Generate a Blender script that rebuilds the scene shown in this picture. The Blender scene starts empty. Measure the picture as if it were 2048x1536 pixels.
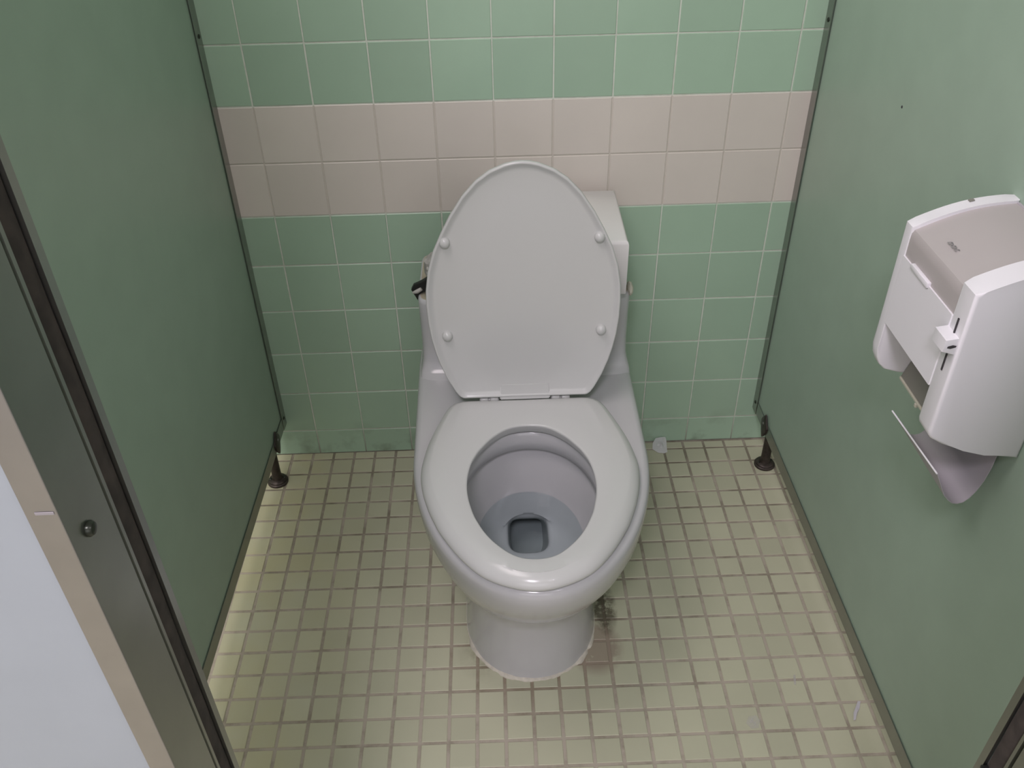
import bpy, bmesh, math, random
from mathutils import Vector, Matrix, noise

S = bpy.context.scene
C = S.collection
random.seed(7)
PI = math.pi

# ------------------------------------------------------------------ camera
cam_d = bpy.data.cameras.new('camera')
cam_d.sensor_fit = 'HORIZONTAL'
cam_d.sensor_width = 36.0
cam_d.lens = 1749.765 / 2048 * 36.0
cam_d.clip_start = 0.02
cam = bpy.data.objects.new('camera', cam_d)
C.objects.link(cam)
yaw, pitch, roll = math.radians(1.23993), math.radians(-36.82475), math.radians(-1.18523)
fwd = Vector((math.sin(yaw) * math.cos(pitch), math.cos(yaw) * math.cos(pitch), math.sin(pitch)))
rgt0 = Vector((math.cos(yaw), -math.sin(yaw), 0))
up0 = rgt0.cross(fwd)
rgt = rgt0 * math.cos(roll) + up0 * math.sin(roll)
upv = -rgt0 * math.sin(roll) + up0 * math.cos(roll)
M = Matrix((rgt, upv, -fwd)).transposed().to_4x4()
M.translation = Vector((-0.06636, -1.59973, 1.38573))
cam.matrix_world = M
S.camera = cam

# ------------------------------------------------------------------ light
w = bpy.data.worlds.new('world')
S.world = w
w.use_nodes = True
w.node_tree.nodes['Background'].inputs[0].default_value = (0.9, 0.95, 1.0, 1)
w.node_tree.nodes['Background'].inputs[1].default_value = 0.10


def lamp(name, loc, sx, sy, power, col, rot=(0, 0, 0)):
    d = bpy.data.lights.new(name, 'AREA')
    d.shape = 'RECTANGLE'
    d.size, d.size_y = sx, sy
    d.energy = power
    d.color = col
    o = bpy.data.objects.new(name, d)
    o.location = loc
    o.rotation_euler = rot
    C.objects.link(o)
    return o


lamp('ceiling_lamp_over_stalls', (-0.95, -0.95, 2.46), 1.3, 1.0, 28, (1.0, 0.885, 0.92))
lamp('ceiling_lamp_by_door', (-0.27, -2.30, 2.46), 0.34, 0.40, 26, (0.96, 0.875, 0.99))
lamp('ceiling_lamp_right', (0.95, -2.30, 2.46), 0.34, 0.40, 6, (0.96, 0.875, 0.99))
lamp('added_front_fill', (-0.35, -3.34, 1.55), 2.2, 1.3, 12, (0.94, 0.90, 1.0), (PI / 2, 0, 0))  # added fill behind the camera, lifts faces turned to the doorway; source unseen

S.view_settings.view_transform = 'Standard'
S.view_settings.look = 'None'
S.view_settings.gamma = 1.0
S.view_settings.use_curve_mapping = False
S.view_settings.exposure = 0.0


# ------------------------------------------------------------------ materials
def mat(name):
    m = bpy.data.materials.new(name)
    m.use_nodes = True
    return m, m.node_tree.nodes, m.node_tree.links, m.node_tree.nodes['Principled BSDF']


def plain(name, col, rough=0.5, metal=0.0, spec=0.5, coat=0.0, var=0.0, scale=30.0):
    m, n, l, p = mat(name)
    p.inputs['Base Color'].default_value = (*col, 1)
    p.inputs['Roughness'].default_value = rough
    p.inputs['Metallic'].default_value = metal
    p.inputs['Specular IOR Level'].default_value = spec
    if coat:
        p.inputs['Coat Weight'].default_value = coat
        p.inputs['Coat Roughness'].default_value = 0.06
    if var:
        g = n.new('ShaderNodeNewGeometry')
        t = n.new('ShaderNodeTexNoise')
        t.inputs['Scale'].default_value = scale
        t.inputs['Detail'].default_value = 4
        l.new(g.outputs['Position'], t.inputs['Vector'])
        r = n.new('ShaderNodeMapRange')
        r.inputs['From Min'].default_value = 0.3
        r.inputs['From Max'].default_value = 0.7
        r.inputs['To Min'].default_value = 1 - var
        r.inputs['To Max'].default_value = 1 + var
        l.new(t.outputs['Fac'], r.inputs['Value'])
        x = n.new('ShaderNodeVectorMath')
        x.operation = 'SCALE'
        x.inputs[0].default_value = col
        l.new(r.outputs[0], x.inputs['Scale'])
        l.new(x.outputs[0], p.inputs['Base Color'])
    return m


def math_node(n, l, op, a, b=None):
    k = n.new('ShaderNodeMath')
    k.operation = op
    for i, v in enumerate((a, b)):
        if v is None:
            continue
        if isinstance(v, (int, float)):
            k.inputs[i].default_value = v
        else:
            l.new(v, k.inputs[i])
    return k.outputs[0]


def ramp_range(n, l, v, a, b, c=0.0, d=1.0):
    r = n.new('ShaderNodeMapRange')
    r.inputs['From Min'].default_value = a
    r.inputs['From Max'].default_value = b
    r.inputs['To Min'].default_value = c
    r.inputs['To Max'].default_value = d
    l.new(v, r.inputs['Value'])
    return r.outputs[0]


def mixc(n, l, f, a, b):
    k = n.new('ShaderNodeMix')
    k.data_type = 'RGBA'
    if isinstance(f, (int, float)):
        k.inputs[0].default_value = f
    else:
        l.new(f, k.inputs[0])
    for i, v in ((6, a), (7, b)):
        if isinstance(v, tuple):
            k.inputs[i].default_value = (*v, 1)
        else:
            l.new(v, k.inputs[i])
    return k.outputs[2]


def noise_fac(n, l, pos, scale, detail=4, rough=0.55):
    t = n.new('ShaderNodeTexNoise')
    t.inputs['Scale'].default_value = scale
    t.inputs['Detail'].default_value = detail
    t.inputs['Roughness'].default_value = rough
    l.new(pos, t.inputs['Vector'])
    return t.outputs['Fac']


def tile_mat(name, col, rough, var, coat=0.0, floor=False):
    m, n, l, p = mat(name)
    g = n.new('ShaderNodeNewGeometry')
    rnd = g.outputs['Random Per Island']
    a = tuple(c * (1 - var) for c in col)
    b = tuple(min(1, c * (1 + var)) for c in col)
    c = mixc(n, l, rnd, a, b)
    nf = noise_fac(n, l, g.outputs['Position'], 9.0, 3)
    c2 = mixc(n, l, ramp_range(n, l, nf, 0.35, 0.7, 0, 0.25), c, tuple(x * 0.86 for x in col))
    if floor:
        # tiles turn yellower towards the left-hand partition
        sy = n.new('ShaderNodeSeparateXYZ')
        l.new(g.outputs['Position'], sy.inputs[0])
        yl = math_node(n, l, 'MULTIPLY', ramp_range(n, l, sy.outputs['X'], -0.33, -0.52), ramp_range(n, l, noise_fac(n, l, g.outputs['Position'], 7.0, 3), 0.3, 0.7))
        c2 = mixc(n, l, math_node(n, l, 'MULTIPLY', yl, 0.6), c2, (0.50, 0.46, 0.24))
        c2 = floor_dirt(n, l, g, c2, 1.0)
    else:
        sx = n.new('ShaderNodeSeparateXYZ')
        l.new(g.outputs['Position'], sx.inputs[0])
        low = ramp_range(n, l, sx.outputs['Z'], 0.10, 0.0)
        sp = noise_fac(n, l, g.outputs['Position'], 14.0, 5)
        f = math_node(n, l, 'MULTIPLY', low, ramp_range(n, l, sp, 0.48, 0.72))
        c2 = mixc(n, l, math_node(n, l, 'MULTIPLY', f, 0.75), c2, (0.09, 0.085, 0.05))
    l.new(c2, p.inputs['Base Color'])
    p.inputs['Roughness'].default_value = rough
    if coat:
        p.inputs['Coat Weight'].default_value = coat
    return m


def blob(n, l, sx, cx, cy, rx, ry):
    """soft elliptical stain mask centred on the floor point (cx, cy)"""
    dx = math_node(n, l, 'DIVIDE', math_node(n, l, 'SUBTRACT', sx.outputs['X'], cx), rx)
    dy = math_node(n, l, 'DIVIDE', math_node(n, l, 'SUBTRACT', sx.outputs['Y'], cy), ry)
    d = math_node(n, l, 'SQRT', math_node(n, l, 'ADD', math_node(n, l, 'MULTIPLY', dx, dx), math_node(n, l, 'MULTIPLY', dy, dy)))
    return ramp_range(n, l, d, 1.0, 0.25)


def floor_dirt(n, l, g, c, k):
    """grime and old mortar beside the pedestal of the toilet"""
    sx = n.new('ShaderNodeSeparateXYZ')
    l.new(g.outputs['Position'], sx.inputs[0])
    nf = noise_fac(n, l, g.outputs['Position'], 42.0, 6, 0.65)
    nz = ramp_range(n, l, nf, 0.36, 0.62)
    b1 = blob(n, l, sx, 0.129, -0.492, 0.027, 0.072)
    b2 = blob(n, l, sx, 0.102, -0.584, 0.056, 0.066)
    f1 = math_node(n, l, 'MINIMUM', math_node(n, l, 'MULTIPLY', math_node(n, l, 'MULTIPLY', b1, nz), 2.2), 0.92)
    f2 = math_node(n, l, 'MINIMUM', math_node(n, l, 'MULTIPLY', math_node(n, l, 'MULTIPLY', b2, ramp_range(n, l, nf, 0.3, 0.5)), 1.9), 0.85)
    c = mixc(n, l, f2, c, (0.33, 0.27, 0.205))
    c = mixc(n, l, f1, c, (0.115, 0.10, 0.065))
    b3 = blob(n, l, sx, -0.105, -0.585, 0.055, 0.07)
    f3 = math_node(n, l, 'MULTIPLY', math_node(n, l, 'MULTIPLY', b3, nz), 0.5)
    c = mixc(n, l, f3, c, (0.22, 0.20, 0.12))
    return c


def grout_mat(name, col, dark, amount, floor=False):
    m, n, l, p = mat(name)
    g = n.new('ShaderNodeNewGeometry')
    nf = noise_fac(n, l, g.outputs['Position'], 16.0, 6, 0.7)
    f = ramp_range(n, l, nf, 0.46, 0.66, 0, amount)
    c = mixc(n, l, f, col, dark)
    sx = n.new('ShaderNodeSeparateXYZ')
    l.new(g.outputs['Position'], sx.inputs[0])
    if floor:
        # rusty staining around the foot of the toilet, dark joints near the back wall
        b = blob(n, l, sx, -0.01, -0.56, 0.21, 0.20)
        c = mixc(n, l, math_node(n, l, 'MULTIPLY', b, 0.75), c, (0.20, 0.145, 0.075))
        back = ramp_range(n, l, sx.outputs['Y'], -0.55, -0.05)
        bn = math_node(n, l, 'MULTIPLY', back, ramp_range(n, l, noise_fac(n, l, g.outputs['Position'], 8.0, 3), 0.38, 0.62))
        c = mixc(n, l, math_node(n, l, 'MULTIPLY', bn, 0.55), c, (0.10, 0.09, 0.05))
        c = floor_dirt(n, l, g, c, 1.0)
    else:
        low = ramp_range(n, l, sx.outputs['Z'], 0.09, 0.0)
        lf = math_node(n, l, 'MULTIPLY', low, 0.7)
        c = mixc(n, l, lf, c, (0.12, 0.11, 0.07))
        pink = math_node(n, l, 'MULTIPLY', math_node(n, l, 'GREATER_THAN', sx.outputs['Z'], 0.6225), math_node(n, l, 'LESS_THAN', sx.outputs['Z'], 0.839))
        c = mixc(n, l, math_node(n, l, 'MULTIPLY', pink, 0.85), c, (0.60, 0.545, 0.48))
    l.new(c, p.inputs['Base Color'])
    p.inputs['Roughness'].default_value = 0.85
    return m


def steel(name, col, rough, var=0.05):
    m, n, l, p = mat(name)
    g = n.new('ShaderNodeNewGeometry')
    nf = noise_fac(n, l, g.outputs['Position'], 25.0, 3)
    p.inputs['Metallic'].default_value = 1.0
    p.inputs['Roughness'].default_value = rough
    l.new(mixc(n, l, ramp_range(n, l, nf, 0.3, 0.7), tuple(c * (1 - var) for c in col), tuple(min(1, c * (1 + var)) for c in col)), p.inputs['Base Color'])
    return m


MT = {}
MT['tile_green'] = tile_mat('glazed_green_wall_tile', (0.400, 0.560, 0.420), 0.30, 0.05)
MT['tile_pink'] = tile_mat('glazed_beige_wall_tile', (0.72, 0.665, 0.60), 0.34, 0.04)
MT['grout_wall'] = grout_mat('pale_wall_grout', (0.68, 0.72, 0.63), (0.36, 0.34, 0.26), 0.35)
MT['tile_floor'] = tile_mat('cream_floor_mosaic', (0.53, 0.53, 0.385), 0.42, 0.06, floor=True)
MT['grout_floor'] = grout_mat('grey_brown_floor_grout', (0.46, 0.41, 0.335), (0.21, 0.185, 0.13), 0.6, floor=True)
MT['panel'] = plain('green_laminate', (0.355, 0.465, 0.372), 0.42, var=0.03, scale=14)
MT['core'] = plain('dark_panel_core', (0.03, 0.04, 0.03), 0.8)
MT['steel'] = steel('brushed_steel', (0.33, 0.34, 0.32), 0.30)
MT['steel_pale'] = steel('worn_steel_flange', (0.43, 0.41, 0.425), 0.42)
MT['bronze'] = plain('dark_tarnished_bronze', (0.062, 0.050, 0.044), 0.42, metal=0.6, var=0.35, scale=90)
MT['rubber'] = plain('rust_brown_rubber', (0.040, 0.031, 0.027), 0.85, var=0.45, scale=60)
MT['white_panel'] = plain('off_white_laminate', (0.355, 0.39, 0.42), 0.5, var=0.02, scale=20)
MT['porcelain'] = plain('white_porcelain', (0.54, 0.54, 0.545), 0.15, coat=0.15)
MT['drain'] = plain('shade_toned_drain', (0.36, 0.385, 0.385), 0.4)  # darker copy of the porcelain; the shade in the pit is put into its colour
MT['porcelain_lid'] = plain('white_porcelain_lid', (0.74, 0.73, 0.71), 0.22)
MT['seat'] = plain('white_seat_plastic', (0.595, 0.60, 0.585), 0.20)
MT['plastic'] = plain('white_abs_plastic', (0.85, 0.83, 0.87), 0.35)
MT['plastic_in'] = plain('grey_inner_plastic', (0.50, 0.46, 0.50), 0.5)
MT['grey_in'] = plain('dull_grey_guide_plate', (0.24, 0.235, 0.205), 0.5)
MT['black'] = plain('black_plastic', (0.008, 0.008, 0.008), 0.45)
MT['valve'] = plain('aged_grey_plastic', (0.42, 0.41, 0.38), 0.5, var=0.25, scale=120)
MT['tank_in'] = plain('stained_tank_interior', (0.42, 0.38, 0.28), 0.4, var=0.2, scale=40)
MT['caulk'] = plain('cream_caulk', (0.62, 0.58, 0.49), 0.7, var=0.15, scale=80)
MT['sealant'] = plain('yellowed_sealant', (0.58, 0.56, 0.46), 0.5)
MT['wall_paint'] = plain('room_paint', (0.72, 0.73, 0.70), 0.7)
MT['ceiling'] = plain('ceiling_paint', (0.75, 0.75, 0.73), 0.8)
MT['ink'] = plain('grey_print', (0.30, 0.28, 0.29), 0.6)
MT['dark'] = plain('dark_slot', (0.05, 0.045, 0.05), 0.7)
MT['screw'] = plain('dark_screw_steel', (0.035, 0.04, 0.03), 0.28, metal=0.6)


def water_mat():
    m, n, l, p = mat('bowl_water')
    out = n['Material Output']
    t = n.new('ShaderNodeBsdfTransparent')
    t.inputs[0].default_value = (0.90, 0.955, 0.965, 1)
    gl = n.new('ShaderNodeBsdfGlossy')
    gl.inputs['Roughness'].default_value = 0.03
    fr = n.new('ShaderNodeFresnel')
    fr.inputs['IOR'].default_value = 1.33
    mx = n.new('ShaderNodeMixShader')
    l.new(fr.outputs[0], mx.inputs[0])
    l.new(t.outputs[0], mx.inputs[1])
    l.new(gl.outputs[0], mx.inputs[2])
    l.new(mx.outputs[0], out.inputs[0])
    n.remove(p)
    return m


def film_mat(name, col, alpha, rough):
    m, n, l, p = mat(name)
    p.inputs['Base Color'].default_value = (*col, 1)
    p.inputs['Alpha'].default_value = alpha
    p.inputs['Roughness'].default_value = rough
    return m


MT['water'] = water_mat()
MT['smoked'] = film_mat('smoked_translucent_plastic', (0.545, 0.50, 0.495), 0.86, 0.45)
MT['tissue'] = film_mat('thin_white_tissue', (0.72, 0.70, 0.75), 0.70, 0.9)
MT['scrap'] = film_mat('greyish_plastic_film', (0.86, 0.87, 0.86), 0.55, 0.6)
MT['damp'] = film_mat('damp_tissue', (0.72, 0.70, 0.69), 0.28, 0.7)


# ------------------------------------------------------------------ mesh helpers
def obj(name, bm, m, parent=None, base=(0, 0, 0), sharp=35, flat=False):
    """link one bmesh as one object; vertices are given in world space and stored relative to base"""
    if any(base):
        bmesh.ops.translate(bm, verts=bm.verts, vec=-Vector(base))
    bmesh.ops.recalc_face_normals(bm, faces=bm.faces)
    me = bpy.data.meshes.new(name)
    bm.to_mesh(me)
    bm.free()
    for x in (m if isinstance(m, (list, tuple)) else [m]):
        me.materials.append(x)
    if not flat:
        me.polygons.foreach_set('use_smooth', [True] * len(me.polygons))
        me.set_sharp_from_angle(angle=math.radians(sharp))
    o = bpy.data.objects.new(name, me)
    C.objects.link(o)
    if parent is not None:
        o.parent = parent
    return o


def tag(o, label, cat, group=None):
    o['label'] = label
    o['category'] = cat
    if group:
        o['group'] = group
    return o


def thing(name, label, cat, loc, rz=0.0, group=None):
    o = bpy.data.objects.new(name, None)
    o.empty_display_size = 0.05
    o.location = loc
    o.rotation_euler = (0, 0, rz)
    C.objects.link(o)
    return tag(o, label, cat, group)


def struct(name, bm, m, flat=True):
    o = obj(name, bm, m, flat=flat)
    o['kind'] = 'structure'
    return o


def box(bm, a, b, bevel=0.0, seg=2):
    a, b = Vector(a), Vector(b)
    lo = Vector([min(p, q) for p, q in zip(a, b)])
    hi = Vector([max(p, q) for p, q in zip(a, b)])
    r = bmesh.ops.create_cube(bm, size=1.0)
    vs = r['verts']
    for v in vs:
        v.co = Vector([l_ + (c + 0.5) * (h_ - l_) for c, l_, h_ in zip(v.co, lo, hi)])
    if bevel:
        es = list({e for v in vs for e in v.link_edges})
        bmesh.ops.bevel(bm, geom=es, offset=bevel, segments=seg, affect='EDGES', profile=0.5)
    return bm


def loft(bm, rings, closed_ring=True, cap0=True, cap1=True, loop=False):
    R = [[bm.verts.new(p) for p in r] for r in rings]
    nn = len(R[0])
    pairs = list(zip(R[:-1], R[1:]))
    if loop:
        pairs.append((R[-1], R[0]))
    for a, b in pairs:
        for i in range(nn if closed_ring else nn - 1):
            j = (i + 1) % nn
            bm.faces.new((a[i], a[j], b[j], b[i]))
    if not loop:
        if cap0:
            bm.faces.new(list(reversed(R[0])))
        if cap1:
            bm.faces.new(R[-1])
    return R


def prism(bm, prof, y0, y1, bevel=0.0, seg=2, mapf=None):
    """closed (x,z) profile extruded along y"""
    mapf = mapf or (lambda x, y, z: (x, y, z))
    a = [bm.verts.new(mapf(x, y0, z)) for x, z in prof]
    b = [bm.verts.new(mapf(x, y1, z)) for x, z in prof]
    k = len(prof)
    fs = []
    for i in range(k):
        j = (i + 1) % k
        fs.append(bm.faces.new((a[i], a[j], b[j], b[i])))
    fa = bm.faces.new(list(reversed(a)))
    fb = bm.faces.new(b)
    if bevel:
        es = list(fa.edges) + list(fb.edges)
        bmesh.ops.bevel(bm, geom=es, offset=bevel, segments=seg, affect='EDGES', profile=0.5)
    return bm


def tube(bm, pts, r, n=10, rad=None):
    pts = [Vector(p) for p in pts]
    rings = []
    for i, p in enumerate(pts):
        t = (pts[min(i + 1, len(pts) - 1)] - pts[max(i - 1, 0)]).normalized()
        ref = Vector((0, 0, 1)) if abs(t.z) < 0.9 else Vector((1, 0, 0))
        u = t.cross(ref).normalized()
        v = t.cross(u)
        rr = rad[i] if rad else r
        rings.append([p + (u * math.cos(2 * PI * k / n) + v * math.sin(2 * PI * k / n)) * rr for k in range(n)])
    return loft(bm, rings)


def lathe(bm, prof, c, axis='z', n=32, flipx=1):
    """(radius, height) profile turned about an axis through c"""
    c = Vector(c)
    rings = []
    for r, h in prof:
        ring = []
        for k in range(n):
            a = 2 * PI * k / n
            if axis == 'z':
                ring.append(c + Vector((r * math.cos(a), r * math.sin(a), h)))
            elif axis == 'x':
                ring.append(c + Vector((h * flipx, r * math.cos(a), r * math.sin(a))))
        rings.append(ring)
    return loft(bm, rings)


def thicken(bm, t):
    bmesh.ops.recalc_face_normals(bm, faces=bm.faces)
    bm.normal_update()
    bmesh.ops.solidify(bm, geom=list(bm.faces), thickness=t)


def interp(tab, x):
    if x <= tab[0][0]:
        return tab[0][1]
    for (a, va), (b, vb) in zip(tab[:-1], tab[1:]):
        if x <= b:
            t = (x - a) / (b - a)
            return va + (vb - va) * t
    return tab[-1][1]


# ------------------------------------------------------------------ setting: tiled wall and floor
def tile_grid(bm, us, vs, put, gap, lip, matf, rnd=0.0):
    """bevelled tiles between the grid lines us / vs; put(u, v, h) gives a world point"""
    for iu in range(len(us) - 1):
        for iv in range(len(vs) - 1):
            u0, u1, v0, v1 = us[iu] + gap / 2, us[iu + 1] - gap / 2, vs[iv] + gap / 2, vs[iv + 1] - gap / 2
            if u1 - u0 < 0.004 or v1 - v0 < 0.004:
                continue
            h = lip[1] + random.uniform(-rnd, rnd)
            b = lip[0]
            j = [random.uniform(-rnd, rnd) * 1.5 for _ in range(4)]
            u0 += j[0]; u1 += j[1]; v0 += j[2]; v1 += j[3]
            o = [bm.verts.new(put(*p)) for p in ((u0, v0, -0.0005), (u1, v0, -0.0005), (u1, v1, -0.0005), (u0, v1, -0.0005))]
            t0 = [bm.verts.new(put(*p)) for p in ((u0, v0, h - b), (u1, v0, h - b), (u1, v1, h - b), (u0, v1, h - b))]
            t = [bm.verts.new(put(*p)) for p in ((u0 + b, v0 + b, h), (u1 - b, v0 + b, h), (u1 - b, v1 - b, h), (u0 + b, v1 - b, h))]
            mi = matf(iu, iv)
            for A, B in ((o, t0), (t0, t)):
                for k in range(4):
                    q = (k + 1) % 4
                    bm.faces.new((A[k], A[q], B[q], B[k])).material_index = mi
            bm.faces.new(t).material_index = mi


ROOM = (-2.0, 1.9, -3.4, 2.5)
PW = 0.110
bm = bmesh.new()
us = [(i - 4.5) * PW for i in range(-14, 23)]
us = [ROOM[0]] + [u for u in us if ROOM[0] + 0.01 < u < ROOM[1] - 0.01] + [ROOM[1]]
rows = [(0.0, 9)] + [(0.9507 - j * PW, j) for j in range(8, -15, -1)]
vs = [r[0] for r in rows if r[0] < 2.5] + [2.5]


def row_mat(iu, iv):
    z = 0.5 * (vs[iv] + vs[iv + 1])
    return 1 if 0.6207 < z < 0.8407 else 0


tile_grid(bm, us, vs, lambda u, v, h: (u, -h, v), 0.0026, (0.0010, 0.0012), row_mat, 0.0002)
f = bm.faces.new([bm.verts.new(p) for p in ((ROOM[0], 0, 0), (ROOM[1], 0, 0), (ROOM[1], 0, 2.5), (ROOM[0], 0, 2.5))])
f.material_index = 2
me_wall = struct('wall_back', bm, [MT['tile_green'], MT['tile_pink'], MT['grout_wall']])

PF = 0.0492858
bm = bmesh.new()
ct, st = math.cos(-0.00461), math.sin(-0.00461)
fu = [(a) * PF for a in range(-38, 41)]
fv = [0.0265] + [-b * PF for b in range(0, 68)]
fv = sorted(fv)


def floor_put(u, v, h):
    return (-0.1166 + u * ct - v * st, min(-0.0265 + u * st + v * ct, 0.004), h - 0.0013)


tile_grid(bm, fu, fv, floor_put, 0.0058, (0.0008, 0.0013), lambda a, b: 0, 0.00018)
f = bm.faces.new([bm.verts.new(p) for p in ((ROOM[0], ROOM[2], -0.0015), (ROOM[1], ROOM[2], -0.0015), (ROOM[1], 0.02, -0.0015), (ROOM[0], 0.02, -0.0015))])
f.material_index = 1
struct('floor', bm, [MT['tile_floor'], MT['grout_floor']])


def slab(name, a, b, m):
    bm = bmesh.new()
    box(bm, a, b)
    return struct(name, bm, m)


slab('ceiling', (ROOM[0], ROOM[2], 2.5), (ROOM[1], 0.0, 2.56), MT['ceiling'])
slab('wall_left', (ROOM[0] - 0.05, ROOM[2], 0), (ROOM[0], 0, 2.5), MT['wall_paint'])
slab('wall_right', (ROOM[1], ROOM[2], 0), (ROOM[1] + 0.05, 0, 2.5), MT['wall_paint'])
slab('wall_front', (ROOM[0], ROOM[2] - 0.05, 0), (ROOM[1], ROOM[2], 2.5), MT['wall_paint'])


bm = bmesh.new()
for a, b in (((-1.50, -3.40, 0.84), (0.80, -3.36, 0.88)), ((-1.50, -3.40, 2.22), (0.80, -3.36, 2.26)), ((-1.50, -3.40, 0.84), (-1.46, -3.36, 2.26)), ((0.76, -3.40, 0.84), (0.80, -3.36, 2.26))):
    box(bm, a, b)
struct('added_window_frame', bm, MT['ceiling'])  # unseen window frame, added to go with the front fill lamp


# ------------------------------------------------------------------ partitions
def partition(name_label, xf, sgn, rz, zb=0.101):
    """sgn=+1: the stall lies on the +x side of the panel.  xf is the outer skin of the metal flange."""
    root = thing('toilet_partition', name_label, 'partition', (xf, 0, 0), rz)
    B = (xf, 0, 0)
    X = lambda d: xf - sgn * d          # d = depth behind the flange skin
    bm = bmesh.new()
    box(bm, (X(0.0035), -0.006, zb + 0.004), (X(0.0285), -1.226, 1.80), 0.0008, 1)
    obj('panel', bm, MT['panel'], root, B)
    # U channel against the tiled wall
    bm = bmesh.new()
    for d0, d1, y0, y1 in ((0.0, 0.0018, -0.0015, -0.028), (0.0295, 0.0313, -0.0015, -0.028), (0.0018, 0.0295, -0.0015, -0.004)):
        box(bm, (X(d0), y0, zb - 0.004), (X(d1), y1, 1.80), 0.0004, 1)
    ch = obj('wall_channel', bm, MT['steel'], root, B)
    for z in (0.123, 0.97):
        bm = bmesh.new()
        lathe(bm, [(0.0040, 0.0), (0.0040, 0.0010), (0.0025, 0.0020)], (X(0.0), -0.015, z), 'x', 14, sgn)
        obj('screw', bm, MT['screw'], ch, B)
    # edge trim along the bottom of the panel
    bm = bmesh.new()
    for d0, d1, z0, z1 in ((0.001, 0.0025, zb, zb + 0.030), (0.0295, 0.0310, zb, zb + 0.030), (0.001, 0.0310, zb - 0.0015, zb)):
        box(bm, (X(d0), -0.030, z0), (X(d1), -1.224, z1), 0.0003, 1)
    obj('bottom_trim', bm, MT['steel'], root, B)
    # pedestal foot
    fx, fy = X(0.018), -0.096
    bm = bmesh.new()
    prof = [(0.0235, 0.0), (0.0235, 0.004), (0.0205, 0.006), (0.0205, 0.0085), (0.0185, 0.0105), (0.012, 0.012), (0.0110, 0.016), (0.0105, 0.030), (0.0105, zb - 0.002)]
    lathe(bm, prof, (fx, fy, 0.0), 'z', 36)
    ft = obj('foot', bm, MT['bronze'], root, B)
    for a in (0.2, PI + 0.2):
        bm = bmesh.new()
        lathe(bm, [(0.0032, 0.0), (0.0032, 0.0012), (0.0018, 0.0022)], (fx + 0.0155 * math.cos(a), fy + 0.0155 * math.sin(a), 0.0106), 'z', 12)
        obj('screw', bm, MT['screw'], ft, B)
    # leaf shaped clip that holds the panel on the foot
    bm = bmesh.new()
    leaf = [(0.0, 0.150), (0.0022, 0.144), (0.0070, 0.133), (0.0100, 0.122), (0.0085, 0.110), (0.0040, 0.095), (0.0, 0.086),
            (-0.0040, 0.095), (-0.0085, 0.110), (-0.0100, 0.122), (-0.0070, 0.133), (-0.0022, 0.144)]
    ring0 = [(X(0.0010), fy + a * 2.0, z) for a, z in leaf]
    ring1 = [(X(-0.0022), fy + a * 2.0, z) for a, z in leaf]
    ring2 = [(X(-0.0034), fy + a * 1.6, 0.118 + (z - 0.118) * 0.85) for a, z in leaf]
    loft(bm, [ring0, ring1, ring2])
    cl = obj('clip', bm, MT['bronze'], root, B)
    bm = bmesh.new()
    lathe(bm, [(0.0030, -0.0005), (0.0030, 0.0008), (0.0015, 0.0016)], (X(-0.0032), fy, 0.126), 'x', 12, sgn)
    obj('screw', bm, MT['steel_pale'], cl, B)
    return root


partition('green toilet partition panel on the left, with a steel foot by the tiled wall', -0.5595, 1, math.radians(-1.2))
pr = partition('green toilet partition panel on the right, carrying the white tissue dispenser', 0.5335, -1, 0.0)
pr_spot = bmesh.new()
lathe(pr_spot, [(0.0022, 0.0), (0.0020, 0.0006)], (0.5335 + 0.0035, -0.3577, 0.9355), 'x', 10, -1)
obj('speck', pr_spot, MT['dark'], pr, (0.5335, 0, 0))


# ------------------------------------------------------------------ front pilasters
def pilaster(label, x0, x1, sgn):
    """x1 is the jamb (door side); sgn=+1 when the door opening lies on the +x side"""
    root = thing('pilaster', label, 'pilaster', (x1, -1.255, 0))
    B = (x1, -1.255, 0)
    X = lambda d: x1 - sgn * d
    z0, z1 = 0.0, 2.0
    bm = bmesh.new()
    box(bm, (x0, -1.2895, z0), (X(0.0035), -1.224, z1))
    obj('face_panel', bm, MT['white_panel'], root, B)
    # steel jamb: wide grey band, thin rib, groove, inner flange
    bm = bmesh.new()
    pr_ = [(0.0, -1.2915), (0.0, -1.2505), (0.0035, -1.2495), (0.0035, -1.2478), (0.0005, -1.2470), (0.0005, -1.2440), (0.0100, -1.2436),
           (0.0100, -1.2275), (0.0, -1.2269), (0.0, -1.2200), (0.018, -1.2200), (0.018, -1.2220), (0.0120, -1.2220), (0.0120, -1.2885), (0.0155, -1.2885), (0.0155, -1.2915)]
    a = [bm.verts.new((X(d), y, z0)) for d, y in pr_]
    b = [bm.verts.new((X(d), y, z1)) for d, y in pr_]
    for i in range(len(a)):
        j = (i + 1) % len(a)
        bm.faces.new((a[i], a[j], b[j], b[i]))
    jm = obj('edge_channel', bm, MT['steel'], root, B)
    bm = bmesh.new()
    box(bm, (X(-0.0001), -1.2914, z0), (X(0.0155), -1.2926, z1), 0.0003, 1)
    obj('outer_flange', bm, MT['steel_pale'], jm, B)
    # rusty rubber door stop in the groove
    bm = bmesh.new()
    k = 60
    rr = []
    for i in range(k + 1):
        z = z0 + (z1 - z0) * i / k
        o = 0.0010 * noise.noise(Vector((x1 * 7, 3.1, z * 14)))
        rr.append([(X(0.0098), -1.2434, z), (X(0.0022 + o), -1.2430, z), (X(0.0012 + o), -1.2355, z), (X(0.0024 + o), -1.2280, z), (X(0.0098), -1.2277, z)])
    loft(bm, rr)
    obj('door_stop', bm, MT['rubber'], jm, B)
    return root, jm, B


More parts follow.
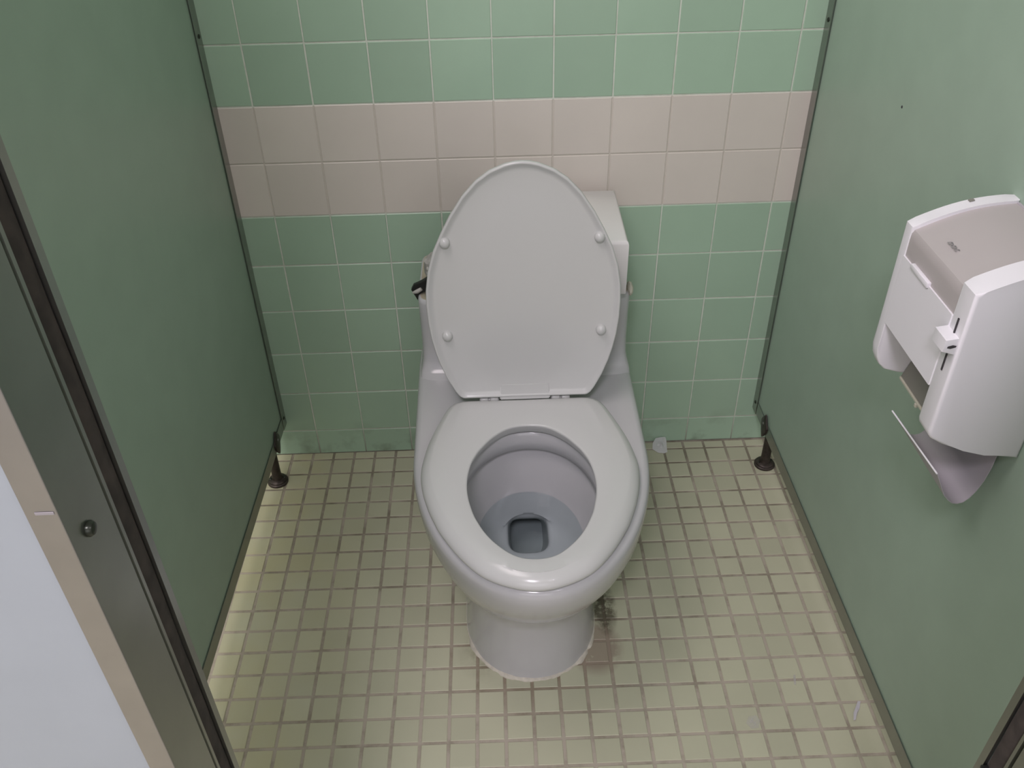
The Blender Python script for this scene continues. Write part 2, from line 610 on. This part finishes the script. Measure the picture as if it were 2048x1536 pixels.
pl, jl, BL = pilaster('off-white front post with rusty brown door stop, at the lower left of the doorway', -0.585, -0.280, 1)
bm = bmesh.new()
lathe(bm, [(0.0045, -0.0005), (0.0045, 0.0012), (0.0034, 0.0028), (0.0012, 0.0034)], (-0.280, -1.2745, 1.058), 'x', 20, 1)
obj('screw', bm, MT['screw'], jl, BL)
bm = bmesh.new()
box(bm, (-0.2812, -1.29262, 1.0865), (-0.2905, -1.2930, 1.0885), 0.0002, 1)
obj('scratch', bm, MT['ink'], jl, BL)
p2, j2, B2 = pilaster('dark-edged front post at the lower right corner of the doorway', 0.545, 0.320, -1)
bm = bmesh.new()
lathe(bm, [(0.0050, -0.003), (0.0050, 0.0012), (0.003, 0.0024)], (0.320, -1.2315, 0.700), 'x', 16, -1)
obj('screw', bm, MT['black'], j2, B2)

# ------------------------------------------------------------------ toilet
XC = -0.016
toilet = thing('toilet', 'white one-piece toilet with its lid raised, standing against the green tiled wall', 'toilet', (XC, -0.40, 0))
TB = (XC, -0.40, 0)
NR = 144


def body_ring(z, yf, yw, yb, hw, n1=2.05, n2=5.0, grow=0.0, xc=XC, hwb=None):
    out = []
    for k in range(NR):
        th = 2 * PI * k / NR
        c, s = math.cos(th), math.sin(th)      # c>0 -> front
        if c >= 0:
            x = math.copysign(abs(s) ** (2 / n1), s) * hw
            y = yw - (yw - yf) * (c ** (2 / n1))
        else:
            fr = (-c) ** (2 / n2)
            t = abs(s) ** (2 / n2)
            t = t if n2 > 2.5 else abs(s) ** (2 / n2)
            w_ = hw * (1 + grow * min(1.0, fr * 1.5))
            x = math.copysign(t, s) * w_
            y = yw + (yb - yw) * fr
        out.append((xc + x, y, z))
    return out


outer = [
    (0.000, -0.648, -0.50, -0.16, 0.124, 2.1, 4.0, 0.0, 0),
    (0.020, -0.646, -0.50, -0.16, 0.122, 2.1, 4.0, 0.0, 0),
    (0.070, -0.640, -0.50, -0.15, 0.117, 2.1, 4.0, 0.0, 0),
    (0.120, -0.636, -0.50, -0.14, 0.115, 2.1, 4.0, 0.0, 0),
    (0.155, -0.642, -0.50, -0.12, 0.121, 2.1, 4.0, 0.02, 0),
    (0.185, -0.662, -0.49, -0.10, 0.136, 2.1, 4.5, 0.02, 0.3),
    (0.215, -0.690, -0.48, -0.08, 0.155, 2.05, 4.5, 0.02, 0.5),
    (0.250, -0.718, -0.47, -0.06, 0.174, 2.03, 5.0, 0.02, 0.7),
    (0.285, -0.741, -0.46, -0.05, 0.188, 2.0, 6.0, 0.02, 0.9),
    (0.320, -0.759, -0.455, -0.045, 0.1975, 2.0, 8.0, 0.02, 1),
    (0.350, -0.769, -0.45, -0.04, 0.2025, 1.97, 10.0, 0.02, 1),
    (0.368, -0.772, -0.45, -0.04, 0.2035, 1.97, 10.0, 0.02, 1),
    (0.377, -0.770, -0.45, -0.04, 0.2022, 1.97, 10.0, 0.02, 1),
    (0.383, -0.765, -0.45, -0.045, 0.1980, 1.97, 10.0, 0.02, 1),
    (0.385, -0.756, -0.45, -0.05, 0.1910, 1.97, 10.0, 0.02, 1),
]
rings = [body_ring(z, yf, yw, yb, hw, a, b, g, XC + 0.0040 * k) for z, yf, yw, yb, hw, a, b, g, k in outer]
XB = XC - 0.001
inner = [
    (0.3850, -0.728, -0.56, -0.4060, 0.1170),
    (0.3830, -0.725, -0.56, -0.4090, 0.1140),
    (0.3650, -0.724, -0.56, -0.4105, 0.1130),
    (0.3470, -0.725, -0.56, -0.4095, 0.1140),
    (0.3445, -0.729, -0.56, -0.4060, 0.1170),
    (0.3445, -0.741, -0.56, -0.3930, 0.1300),
    (0.3380, -0.744, -0.56, -0.3910, 0.1320),
    (0.3310, -0.740, -0.56, -0.3940, 0.1290),
    (0.3100, -0.728, -0.56, -0.4020, 0.1200),
    (0.2800, -0.708, -0.555, -0.4110, 0.1080),
    (0.2500, -0.680, -0.55, -0.4190, 0.0945),
    (0.2300, -0.650, -0.535, -0.4235, 0.0820),
    (0.2150, -0.615, -0.52, -0.4265, 0.0690),
    (0.2070, -0.580, -0.50, -0.4285, 0.0580),
    (0.2030, -0.555, -0.49, -0.4290, 0.0500),
]
rings += [body_ring(z, yf, yw, yb, hw, 2.1, 2.1, 0, XB) for z, yf, yw, yb, hw in inner]
# drain mouth, then the trapway running back under the bowl
drain = [
    (0.2010, -0.537, -0.482, -0.4270, 0.0440, 2.5, 2.6),
    (0.1985, -0.525, -0.477, -0.4275, 0.0395, 3.0, 3.4),
    (0.1950, -0.519, -0.475, -0.4280, 0.0370, 3.4, 4.2),
    (0.1890, -0.516, -0.474, -0.4270, 0.0362, 3.4, 4.4),
    (0.1750, -0.509, -0.462, -0.4150, 0.0355, 3.4, 4.4),
    (0.1500, -0.490, -0.440, -0.3900, 0.0340, 3.2, 4.0),
    (0.1200, -0.460, -0.405, -0.3500, 0.0310, 3.0, 4.0),
]
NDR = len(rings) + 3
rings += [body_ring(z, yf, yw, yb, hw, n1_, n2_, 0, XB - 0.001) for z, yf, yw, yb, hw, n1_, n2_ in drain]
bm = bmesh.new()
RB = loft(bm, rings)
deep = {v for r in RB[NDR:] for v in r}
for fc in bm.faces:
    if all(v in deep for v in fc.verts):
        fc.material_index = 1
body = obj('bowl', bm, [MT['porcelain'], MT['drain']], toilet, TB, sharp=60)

# water in the bowl
bm = bmesh.new()
wr = body_ring(0.250, -0.684, -0.55, -0.4185, 0.0955, 2.1, 2.1, 0, XB)
cv = bm.verts.new((XB, -0.55, 0.250))
wv = [bm.verts.new(p) for p in wr]
for i in range(NR):
    bm.faces.new((wv[i], wv[(i + 1) % NR], cv))
obj('water', bm, MT['water'], body, TB)

# tank: open box with rounded corners that flares into the deck
XT = -0.010


def tank_ring(z, yf, yb, hw, n_=12.0):
    out = []
    yc, h = 0.5 * (yf + yb), 0.5 * (yb - yf)
    for k in range(NR):
        th = 2 * PI * k / NR
        c, s = math.cos(th), math.sin(th)
        out.append((XT + math.copysign(abs(s) ** (2 / n_), s) * hw, yc - math.copysign(abs(c) ** (2 / n_), c) * h, z))
    return out


tr = [(0.372, -0.262, -0.035, 0.2040), (0.3852, -0.245, -0.032, 0.2035), (0.3880, -0.233, -0.030, 0.2025), (0.3955, -0.221, -0.027, 0.2010), (0.408, -0.214, -0.025, 0.1995),
      (0.440, -0.212, -0.025, 0.1985), (0.500, -0.214, -0.022, 0.1985), (0.535, -0.216, -0.022, 0.1985), (0.541, -0.2145, -0.0235, 0.1970), (0.543, -0.211, -0.027, 0.1940),
      (0.542, -0.205, -0.034, 0.1860), (0.538, -0.202, -0.037, 0.1830), (0.430, -0.198, -0.040, 0.1790)]
bm = bmesh.new()
R = loft(bm, [tank_ring(*t) for t in tr])
mouth = {v for r in R[9:] for v in r}
for fc in bm.faces:
    if all(v in mouth for v in fc.verts):
        fc.material_index = 1
tank = obj('tank', bm, [MT['porcelain'], MT['tank_in']], toilet, TB, sharp=50)

# broken tank lid: only the right-hand piece is left
bm = bmesh.new()
lp = [(0.1755, -0.026), (0.1725, -0.2405), (-0.088, -0.2405), (-0.080, -0.190), (-0.096, -0.140), (-0.083, -0.085), (-0.092, -0.026)]


def lid_ring(z, d):
    cx, cy = 0.045, -0.13
    return [(x - math.copysign(d, x - cx), y - math.copysign(d, y - cy), z) for x, y in lp]


loft(bm, [lid_ring(0.5435, 0.016), lid_ring(0.562, 0.016), lid_ring(0.562, 0.0015), lid_ring(0.564, 0.0), lid_ring(0.661, 0.0), lid_ring(0.6665, 0.0016), lid_ring(0.6695, 0.006)])
tl = obj('tank_lid', bm, MT['porcelain_lid'], toilet, TB, sharp=40)
# lump of old sealant under the right end of the lid
bm = bmesh.new()
bmesh.ops.create_uvsphere(bm, u_segments=18, v_segments=12, radius=1.0)
for v in bm.verts:
    q = 1 + 0.18 * noise.noise(v.co * 2.3)
    v.co = Vector((0.1885 + v.co.x * 0.0060 * q, -0.190 + v.co.y * 0.018 * q, 0.5445 + v.co.z * 0.0110 * q))
obj('sealant', bm, MT['sealant'], tank, TB)

# fill valve poking out of the open left end of the tank
bm = bmesh.new()
tube(bm, [(-0.176, -0.150, 0.430), (-0.176, -0.150, 0.575)], 0.013, 14)
tube(bm, [(-0.176, -0.150, 0.570), (-0.177, -0.151, 0.592), (-0.172, -0.149, 0.607)], 0.018, 14, [0.019, 0.017, 0.008])
tube(bm, [(-0.187, -0.158, 0.572), (-0.183, -0.156, 0.585), (-0.178, -0.155, 0.600)], 0.005, 10, [0.007, 0.005, 0.003])
tube(bm, [(-0.176, -0.165, 0.584), (-0.166, -0.165, 0.598), (-0.158, -0.162, 0.616)], 0.006, 10)
box(bm, (-0.190, -0.170, 0.579), (-0.160, -0.135, 0.588), 0.002)
bmesh.ops.subdivide_edges(bm, edges=list(bm.edges), cuts=1, use_grid_fill=True)
for v in bm.verts:
    if v.co.z > 0.56:
        v.co += noise.noise_vector(v.co * 160.0) * 0.0030
fv_ = obj('fill_valve', bm, MT['valve'], tank, TB)
bm = bmesh.new()
arm = [(-0.165, 0.580), (-0.182, 0.578), (-0.199, 0.567), (-0.2150, 0.560), (-0.2200, 0.551), (-0.2165, 0.545), (-0.2075, 0.5245), (-0.2035, 0.5450), (-0.196, 0.549), (-0.165, 0.551)]
prism(bm, arm, -0.184, -0.172, 0.0012, 1)
fa = obj('float_arm', bm, MT['black'], fv_, TB)
bm = bmesh.new()
tube(bm, [(-0.217, -0.187, 0.5475), (-0.209, -0.187, 0.5500), (-0.2005, -0.187, 0.5555)], 0.0035, 10, [0.0022, 0.0042, 0.0034])
obj('arm_clip', bm, MT['valve'], fv_, TB)


# seat and lid outlines, radial about a centre
def radial(tab_half, cx_y, n=NR, smooth=2):
    """tab_half: list of (y, halfwidth) from front to back; returns r(theta) sampled for theta=0 front"""
    poly = [(w_, y) for y, w_ in tab_half] + [(-w_, y) for y, w_ in reversed(tab_half)]
    k = len(poly)
    rs = []
    for i in range(n):
        th = 2 * PI * i / n
        dx, dy = math.sin(th), -math.cos(th)
        best = 0.0
        for a in range(k):
            (x1, y1), (x2, y2) = poly[a], poly[(a + 1) % k]
            y1_, y2_ = y1 - cx_y, y2 - cx_y
            ex, ey = x2 - x1, y2_ - y1_
            den = dx * ey - dy * ex
            if abs(den) < 1e-12:
                continue
            t = (x1 * ey - y1_ * ex) / den
            s = (x1 * dy - y1_ * dx) / den
            if t > 0 and -1e-6 <= s <= 1 + 1e-6:
                best = max(best, t)
        rs.append(best)
    for _ in range(smooth):
        rs = [0.25 * rs[i - 1] + 0.5 * rs[i] + 0.25 * rs[(i + 1) % n] for i in range(n)]
    return rs


seat_tab = [(-0.7735, 0.0), (-0.7730, 0.012), (-0.7705, 0.025), (-0.7600, 0.0545), (-0.7480, 0.0760), (-0.7350, 0.0915), (-0.7110, 0.1115), (-0.6900, 0.1260), (-0.6520, 0.1480),
            (-0.6100, 0.1645), (-0.5720, 0.1755), (-0.5400, 0.1808), (-0.5120, 0.1820), (-0.4800, 0.1780), (-0.4530, 0.1735), (-0.4250, 0.1665), (-0.3840, 0.1532),
            (-0.3500, 0.1410), (-0.3390, 0.1345), (-0.3335, 0.1240), (-0.3335, 0.0)]
hole_tab = [(-0.7275, 0.0), (-0.7268, 0.012), (-0.7220, 0.030), (-0.7075, 0.0470), (-0.6890, 0.0640), (-0.6670, 0.0780), (-0.6350, 0.0920), (-0.6000, 0.1005), (-0.5720, 0.1035),
            (-0.5450, 0.1025), (-0.5150, 0.0973), (-0.4870, 0.0862), (-0.4550, 0.0655), (-0.4300, 0.0400), (-0.4225, 0.0200), (-0.4208, 0.0)]
CY = -0.565
r_out, r_in = radial(seat_tab, CY), radial(hole_tab, CY, smooth=4)


def seat_ring(kf, d, z):
    o = []
    for i in range(NR):
        th = 2 * PI * i / NR
        r = r_in[i] + (r_out[i] - r_in[i]) * kf + d
        o.append((XC + r * math.sin(th), CY - r * math.cos(th), z))
    return o


prof = [(0, 0.0105, 0.3895), (0, 0.0080, 0.3905), (0, 0.0058, 0.3945), (0, 0.0008, 0.4080), (0, 0.0006, 0.4105), (0, 0.0020, 0.4119), (0, 0.0042, 0.4126), (0.35, 0, 0.4132), (0.6, 0, 0.4130), (1, -0.0185, 0.4122),
        (1, -0.0150, 0.4112), (1, -0.0090, 0.4078), (1, -0.0035, 0.4035), (1, -0.0006, 0.3985), (1, 0.0, 0.3945), (1, -0.0015, 0.3910), (1, -0.0060, 0.3895)]
bm = bmesh.new()
loft(bm, [seat_ring(*p) for p in prof], loop=True)
seat = obj('seat', bm, MT['seat'], toilet, TB, sharp=50)

LA = math.radians(84.0)
LO = Vector((XC, -0.345, 0.415))
LU = Vector((0, math.cos(LA), math.sin(LA)))
LN = Vector((0, -math.sin(LA), math.cos(LA)))


def LP(x, s, nn):
    return LO + Vector((x, 0, 0)) + LU * s + LN * nn


lid_tab = [(-0.4325, 0.0), (-0.4318, 0.012), (-0.4285, 0.027), (-0.4185, 0.0515), (-0.4030, 0.0735), (-0.3790, 0.0960), (-0.3460, 0.1180), (-0.3160, 0.1343), (-0.2850, 0.1488),
           (-0.2500, 0.1595), (-0.2150, 0.1650), (-0.1865, 0.1660), (-0.1540, 0.1648), (-0.1230, 0.1612), (-0.0950, 0.1555), (-0.0720, 0.1490), (-0.0425, 0.1382),
           (-0.0155, 0.1248), (-0.0060, 0.1185), (-0.0010, 0.1120), (-0.0010, 0.0)]
LC = -0.205
NL = 432
r_lid = radial(lid_tab, LC, n=NL, smooth=0)


def lid_r(d, nn):
    o = []
    for i in range(NL):
        th = 2 * PI * i / NL
        r = r_lid[i] + d
        o.append(LP(r * math.sin(th), -(LC - r * math.cos(th)), nn))
    return o


bm = bmesh.new()
loft(bm, [lid_r(-0.030, -0.0185), lid_r(-0.010, -0.0175), lid_r(-0.003, -0.0140), lid_r(0.0, -0.0085), lid_r(0.0, -0.0020), lid_r(-0.0010, -0.0003), lid_r(-0.0030, 0.0),
          lid_r(-0.0048, -0.0006), lid_r(-0.0085, -0.0042), lid_r(-0.0150, -0.0052), lid_r(-0.06, -0.0054)])
lid = obj('lid', bm, MT['seat'], toilet, TB, sharp=55)
for x, s in ((-0.1285, 0.3010), (0.1265, 0.3030), (-0.1335, 0.1290), (0.1340, 0.1320)):
    bm = bmesh.new()
    rr = []
    for r, h in ((0.0088, -0.0070), (0.0088, -0.0005), (0.0083, 0.0018), (0.0068, 0.0038), (0.0042, 0.0052), (0.0015, 0.0057)):
        rr.append([LP(x + r * math.cos(2 * PI * k / 28), s + r * math.sin(2 * PI * k / 28), h) for k in range(28)])
    loft(bm, rr)
    obj('bumper', bm, MT['seat'], lid, TB)
# hinge tongue of the lid and the two seat hinges
bm = bmesh.new()
tg = [(-0.0445, 0.027, 0.0045), (0.0445, 0.027, 0.0045), (0.0458, -0.005, 0.0082), (-0.0458, -0.005, 0.0082)]
tb = [(x, s, -0.012) for x, s, _ in tg]
a = [bm.verts.new(LP(x, s, n_ - 0.0085)) for x, s, n_ in tg]
b = [bm.verts.new(LP(x, s, n_)) for x, s, n_ in tb]
bm.faces.new(a)
bm.faces.new(list(reversed(b)))
for i in range(4):
    j = (i + 1) % 4
    bm.faces.new((a[i], b[i], b[j], a[j]))
bmesh.ops.bevel(bm, geom=list(bm.edges), offset=0.002, segments=2, affect='EDGES')
obj('hinge_tongue', bm, MT['seat'], lid, TB)
for s in (-1, 1):
    bm = bmesh.new()
    box(bm, (XC + s * 0.0480, -0.3425, 0.390), (XC + s * 0.0640, -0.322, 0.4125), 0.003, 3)
    box(bm, (XC + s * 0.0662, -0.3425, 0.390), (XC + s * 0.0820, -0.322, 0.4120), 0.003, 3)
    tube(bm, [(XC + s * 0.0475, -0.333, 0.403), (XC + s * 0.0825, -0.333, 0.403)], 0.0055, 14)
    obj('hinge', bm, MT['seat'], seat, TB)

# caulk line round the foot of the pedestal
bm = bmesh.new()
base_o = body_ring(0.0, -0.648, -0.50, -0.16, 0.124, 2.1, 4.0, 0.0)
rr = []
cc = Vector((XC, -0.45, 0))
for i, p in enumerate(base_o):
    p = Vector(p)
    d = (p - cc).normalized()
    nz = noise.noise(p * 45.0) + 0.6 * noise.noise(p * 130.0)
    ff = min(1.0, max(0.15, (-0.515 - p.y) / 0.05))
    if p.x > 0.085 and noise.noise(p * 22.0) > -0.15:
        ff *= 0.5
    wd = max(0.0008, (0.0050 + 0.0048 * nz) * ff)
    hh = max(0.0008, (0.0042 + 0.0024 * nz) * ff)
    q = p - d * 0.004
    rr.append([q, q + Vector((0, 0, hh)), p + d * wd * 0.45 + Vector((0, 0, hh * 0.75)), p + d * wd + Vector((0, 0, 0.0002)), p + d * wd - Vector((0, 0, 0.0012)), q - Vector((0, 0, 0.0012))])
loft(bm, rr, loop=True)
obj('caulk_line', bm, MT['caulk'], body, TB, sharp=70)

# ------------------------------------------------------------------ tissue dispenser on the right-hand panel
DX = 0.5370          # panel skin
disp = thing('tissue_dispenser', 'white plastic toilet tissue dispenser with a smoked window, mounted on the right partition', 'dispenser', (DX, -0.77, 0.70))
DB = (DX, -0.77, 0.70)


def top_arc(k0=0.0, dz=0.0, x0=0.4205, x1=DX, n_=12):
    """curved roof line of the dispenser from the front edge back to the panel"""
    o = []
    for i in range(n_ + 1):
        t = i / n_
        x = x0 + (x1 - x0) * t
        z = 0.9165 + 0.0300 * t + 0.0075 * math.sin(PI * t)
        o.append((x, z + dz))
    return o


YF0, YF1, YN0, YN1 = -0.679, -0.697, -0.826, -0.857
# near end cap: thick white block with a curved roof
bm = bmesh.new()
prof = [(0.4200, 0.7420), (0.4215, 0.7360), (0.4255, 0.7305), (0.4400, 0.7215), (0.4680, 0.7110), (0.4950, 0.7030), (DX, 0.6955)]
prof = prof + list(reversed(top_arc(dz=0.0035, x0=0.4200)))
prism(bm, prof, YN0, YN1, 0.0042, 3)
obj('end_cap', bm, MT['plastic'], disp, DB, sharp=45)
# far end cap: thinner shell with a rounded lower front corner
bm = bmesh.new()
prof = [(0.4205, 0.745), (0.4220, 0.733), (0.4270, 0.7220), (0.4360, 0.7130), (0.4550, 0.7070), (0.4860, 0.7030), (DX, 0.6990)] + list(reversed(top_arc()))
prism(bm, prof, YF0, YF1, 0.0025, 2)
obj('end_cap', bm, MT['plastic'], disp, DB, sharp=45)
# white front cover
bm = bmesh.new()
prof = [(0.4195, 0.7860), (0.4195, 0.8795), (0.4235, 0.8795), (0.4245, 0.7860)]
prism(bm, prof, YF1 + 0.002, YN0 - 0.002, 0.0010, 1)
box(bm, (0.4170, -0.722, 0.8770), (0.4225, -0.768, 0.8835), 0.0010, 2)
fc_ = obj('front_cover', bm, MT['plastic'], disp, DB)
# smoked window: short front strip folding over the curved roof
bm = bmesh.new()
pts = [(0.4215, 0.8775), (0.4215, 0.9000), (0.4218, 0.9085)] + [(x, z) for x, z in top_arc(dz=-0.0035, x0=0.4240, n_=14)]
r0 = [bm.verts.new((x, YF1 + 0.001, z)) for x, z in pts]
ymid = 0.5 * (YF1 + YN0)
r1 = [bm.verts.new((x, ymid, z)) for x, z in pts]
r2 = [bm.verts.new((x, YN0 - 0.001, z)) for x, z in pts]
for A, B_ in ((r0, r1), (r1, r2)):
    for i in range(len(pts) - 1):
        bm.faces.new((A[i], A[i + 1], B_[i + 1], B_[i]))
thicken(bm, 0.0012)
win = obj('window', bm, MT['smoked'], disp, DB, sharp=25)
# small illegible print on the window
bm = bmesh.new()
for k in range(5):
    y = -0.7465 - k * 0.0042
    x = 0.4375
    z = 0.9225
    if k % 2:
        box(bm, (x, y, z), (x + 0.0050, y - 0.0012, z + 0.0004))
        box(bm, (x + 0.0012, y - 0.0012, z + 0.0004), (x + 0.0032, y - 0.0026, z + 0.0008))
    else:
        box(bm, (x, y, z), (x + 0.0050, y - 0.0010, z + 0.0004))
        box(bm, (x, y - 0.0010, z), (x + 0.0012, y - 0.0030, z + 0.0004))
        box(bm, (x + 0.0040, y - 0.0010, z + 0.0004), (x + 0.0052, y - 0.0030, z + 0.0009))
obj('print', bm, MT['ink'], win, DB, flat=True)
# back plate and inner guide, seen through the opening
bm = bmesh.new()
box(bm, (DX - 0.0002, YF1, 0.705), (DX - 0.0035, YN0, 0.944))
obj('back_plate', bm, MT['plastic_in'], disp, DB)
bm = bmesh.new()
gp = [(0.4600, 0.7010), (0.4680, 0.7260), (0.4820, 0.7650), (0.5020, 0.8150), (0.5250, 0.8600), (0.5280, 0.8585), (0.5050, 0.8130), (0.4850, 0.7635), (0.4715, 0.7250), (0.4635, 0.7000)]
prism(bm, gp, YF1 - 0.001, YN0 + 0.001)
gd = obj('guide_plate', bm, MT['grey_in'], disp, DB)
bm = bmesh.new()
box(bm, (0.4585, YF1 - 0.001, 0.6985), (0.4650, YN0 + 0.001, 0.7025), 0.0008, 1)
box(bm, (0.4565, -0.752, 0.6955), (0.4600, -0.757, 0.7005), 0.0006, 1)
obj('lip', bm, MT['sealant'], gd, DB)
# lock: wedge shaped knob with a keyhole, sliding in a slot
bm = bmesh.new()
box(bm, (0.4188, -0.8405, 0.8175), (0.4204, -0.8425, 0.8840))
sl = obj('lock_slot', bm, MT['dark'], fc_, DB)
bm = bmesh.new()
ky = [(0.4230, 0.8665), (0.4065, 0.8640), (0.4065, 0.8490), (0.4230, 0.8440)]
prism(bm, ky, -0.8255, -0.8530, 0.0014, 2)
lk = obj('lock', bm, MT['plastic'], fc_, DB)
bm = bmesh.new()
prism(bm, [(0.4195, 0.8570), (0.4155, 0.8580), (0.4105, 0.8565), (0.4100, 0.8545), (0.4135, 0.8535), (0.4190, 0.8552)], -0.8531, -0.8535)
obj('keyhole', bm, MT['dark'], lk, DB)
# curved steel catch tray under the dispenser
bm = bmesh.new()
tp = [(0.4490, 0.6640), (0.4555, 0.6545), (0.4630, 0.6435), (0.4710, 0.6325), (0.4790, 0.6230), (0.4870, 0.6155), (0.4950, 0.6120), (0.5035, 0.6120), (0.5110, 0.6170), (0.5180, 0.6270), (0.5240, 0.6420), (0.5280, 0.6600), (0.5305, 0.7030)]
ny = 14
ty = [-0.7226 + (-0.8540 + 0.7226) * i / ny for i in range(ny + 1)]


def tray_pt(k, i):
    x, z = tp[k]
    t = i / ny
    # far corner of the sheet is drawn up, near end hangs lower
    return (x, ty[i] + 0.024 * max(0, k - 1) / 12.0, z + 0.010 * t * max(0.0, 1 - k / 3.0))


g = [[bm.verts.new(tray_pt(k, i)) for i in range(ny + 1)] for k in range(len(tp))]
for k in range(len(tp) - 1):
    for i in range(ny):
        bm.faces.new((g[k][i], g[k][i + 1], g[k + 1][i + 1], g[k + 1][i]))
thicken(bm, 0.0009)
ct_ = obj('catch_tray', bm, film_mat('frosted_grey_plastic', (0.54, 0.50, 0.54), 0.80, 0.35), disp, DB, sharp=40)
bm = bmesh.new()
tube(bm, [tray_pt(0, i) for i in range(ny + 1)], 0.0011, 8)
obj('tray_edge', bm, MT['plastic'], ct_, DB)
# blemish on the roof of the far cap
bm = bmesh.new()
prism(bm, [(0.485, 0.9407), (0.490, 0.9420), (0.4905, 0.9432), (0.485, 0.9420)], -0.681, -0.686)
obj('scuff', bm, MT['grey_in'], disp, DB)


# ------------------------------------------------------------------ litter on the floor
def scrap(name, label, pts, m, crumple, seed):
    """thin crumpled patch: pts are (x, y, z) rim points"""
    c = sum((Vector(p) for p in pts), Vector()) / len(pts)
    bm = bmesh.new()
    k = len(pts)
    rings_ = []
    for f_ in (1.0, 0.72, 0.42, 0.14):
        ring = []
        for i, p in enumerate(pts):
            q = c + (Vector(p) - c) * f_
            d = crumple * (1 - f_ * 0.7) * (0.55 + noise.noise(Vector((i * 0.7, f_ * 3, seed))))
            ring.append(q + Vector((0, -0.35, 0.9)) * abs(d))
        rings_.append(ring)
    loft(bm, rings_, cap0=False, cap1=True)
    thicken(bm, 0.0006)
    o = obj(name, bm, m)
    # move the origin to the base of the scrap
    b = Vector((c.x, c.y, min(p[2] for p in pts)))
    o.data.transform(Matrix.Translation(-b))
    o.location = b
    return tag(o, label, 'scrap')


scrap('film_scrap', 'crumpled greyish film scrap on the floor against the back wall, right of the toilet',
      [(0.300, -0.030, 0.001), (0.312, -0.044, 0.001), (0.326, -0.046, 0.001), (0.334, -0.042, 0.001), (0.3345, -0.028, 0.004), (0.336, -0.010, 0.010), (0.334, -0.004, 0.016), (0.322, -0.004, 0.015), (0.311, -0.005, 0.013), (0.303, -0.014, 0.006)],
      MT['scrap'], 0.008, 2.0)
scrap('tissue_shred', 'narrow white tissue shred on the floor tiles beside the right partition',
      [(0.5315, -0.7560, 0.0008), (0.5350, -0.7550, 0.0008), (0.5410, -0.7440, 0.0008), (0.5495, -0.7330, 0.0008), (0.5560, -0.7200, 0.0008), (0.5520, -0.7190, 0.0008), (0.5445, -0.7300, 0.0008), (0.5365, -0.7420, 0.0008)],
      MT['tissue'], 0.004, 5.0)
scrap('tissue_fleck', 'faint damp tissue fleck lying flat on the front floor tiles, right of centre',
      [(0.345, -0.752, 0.0004), (0.352, -0.763, 0.0004), (0.365, -0.762, 0.0004), (0.371, -0.748, 0.0004), (0.366, -0.738, 0.0004), (0.353, -0.740, 0.0004)],
      MT['damp'], 0.001, 9.0)
scrap('tissue_crumb', 'tiny white tissue crumb on a grout line of the front right floor',
      [(0.4500, -0.6800, 0.0006), (0.4535, -0.6810, 0.0006), (0.4565, -0.6700, 0.0006), (0.4580, -0.6600, 0.0006), (0.4545, -0.6610, 0.0006), (0.4520, -0.6700, 0.0006)],
      MT['damp'], 0.002, 12.0)
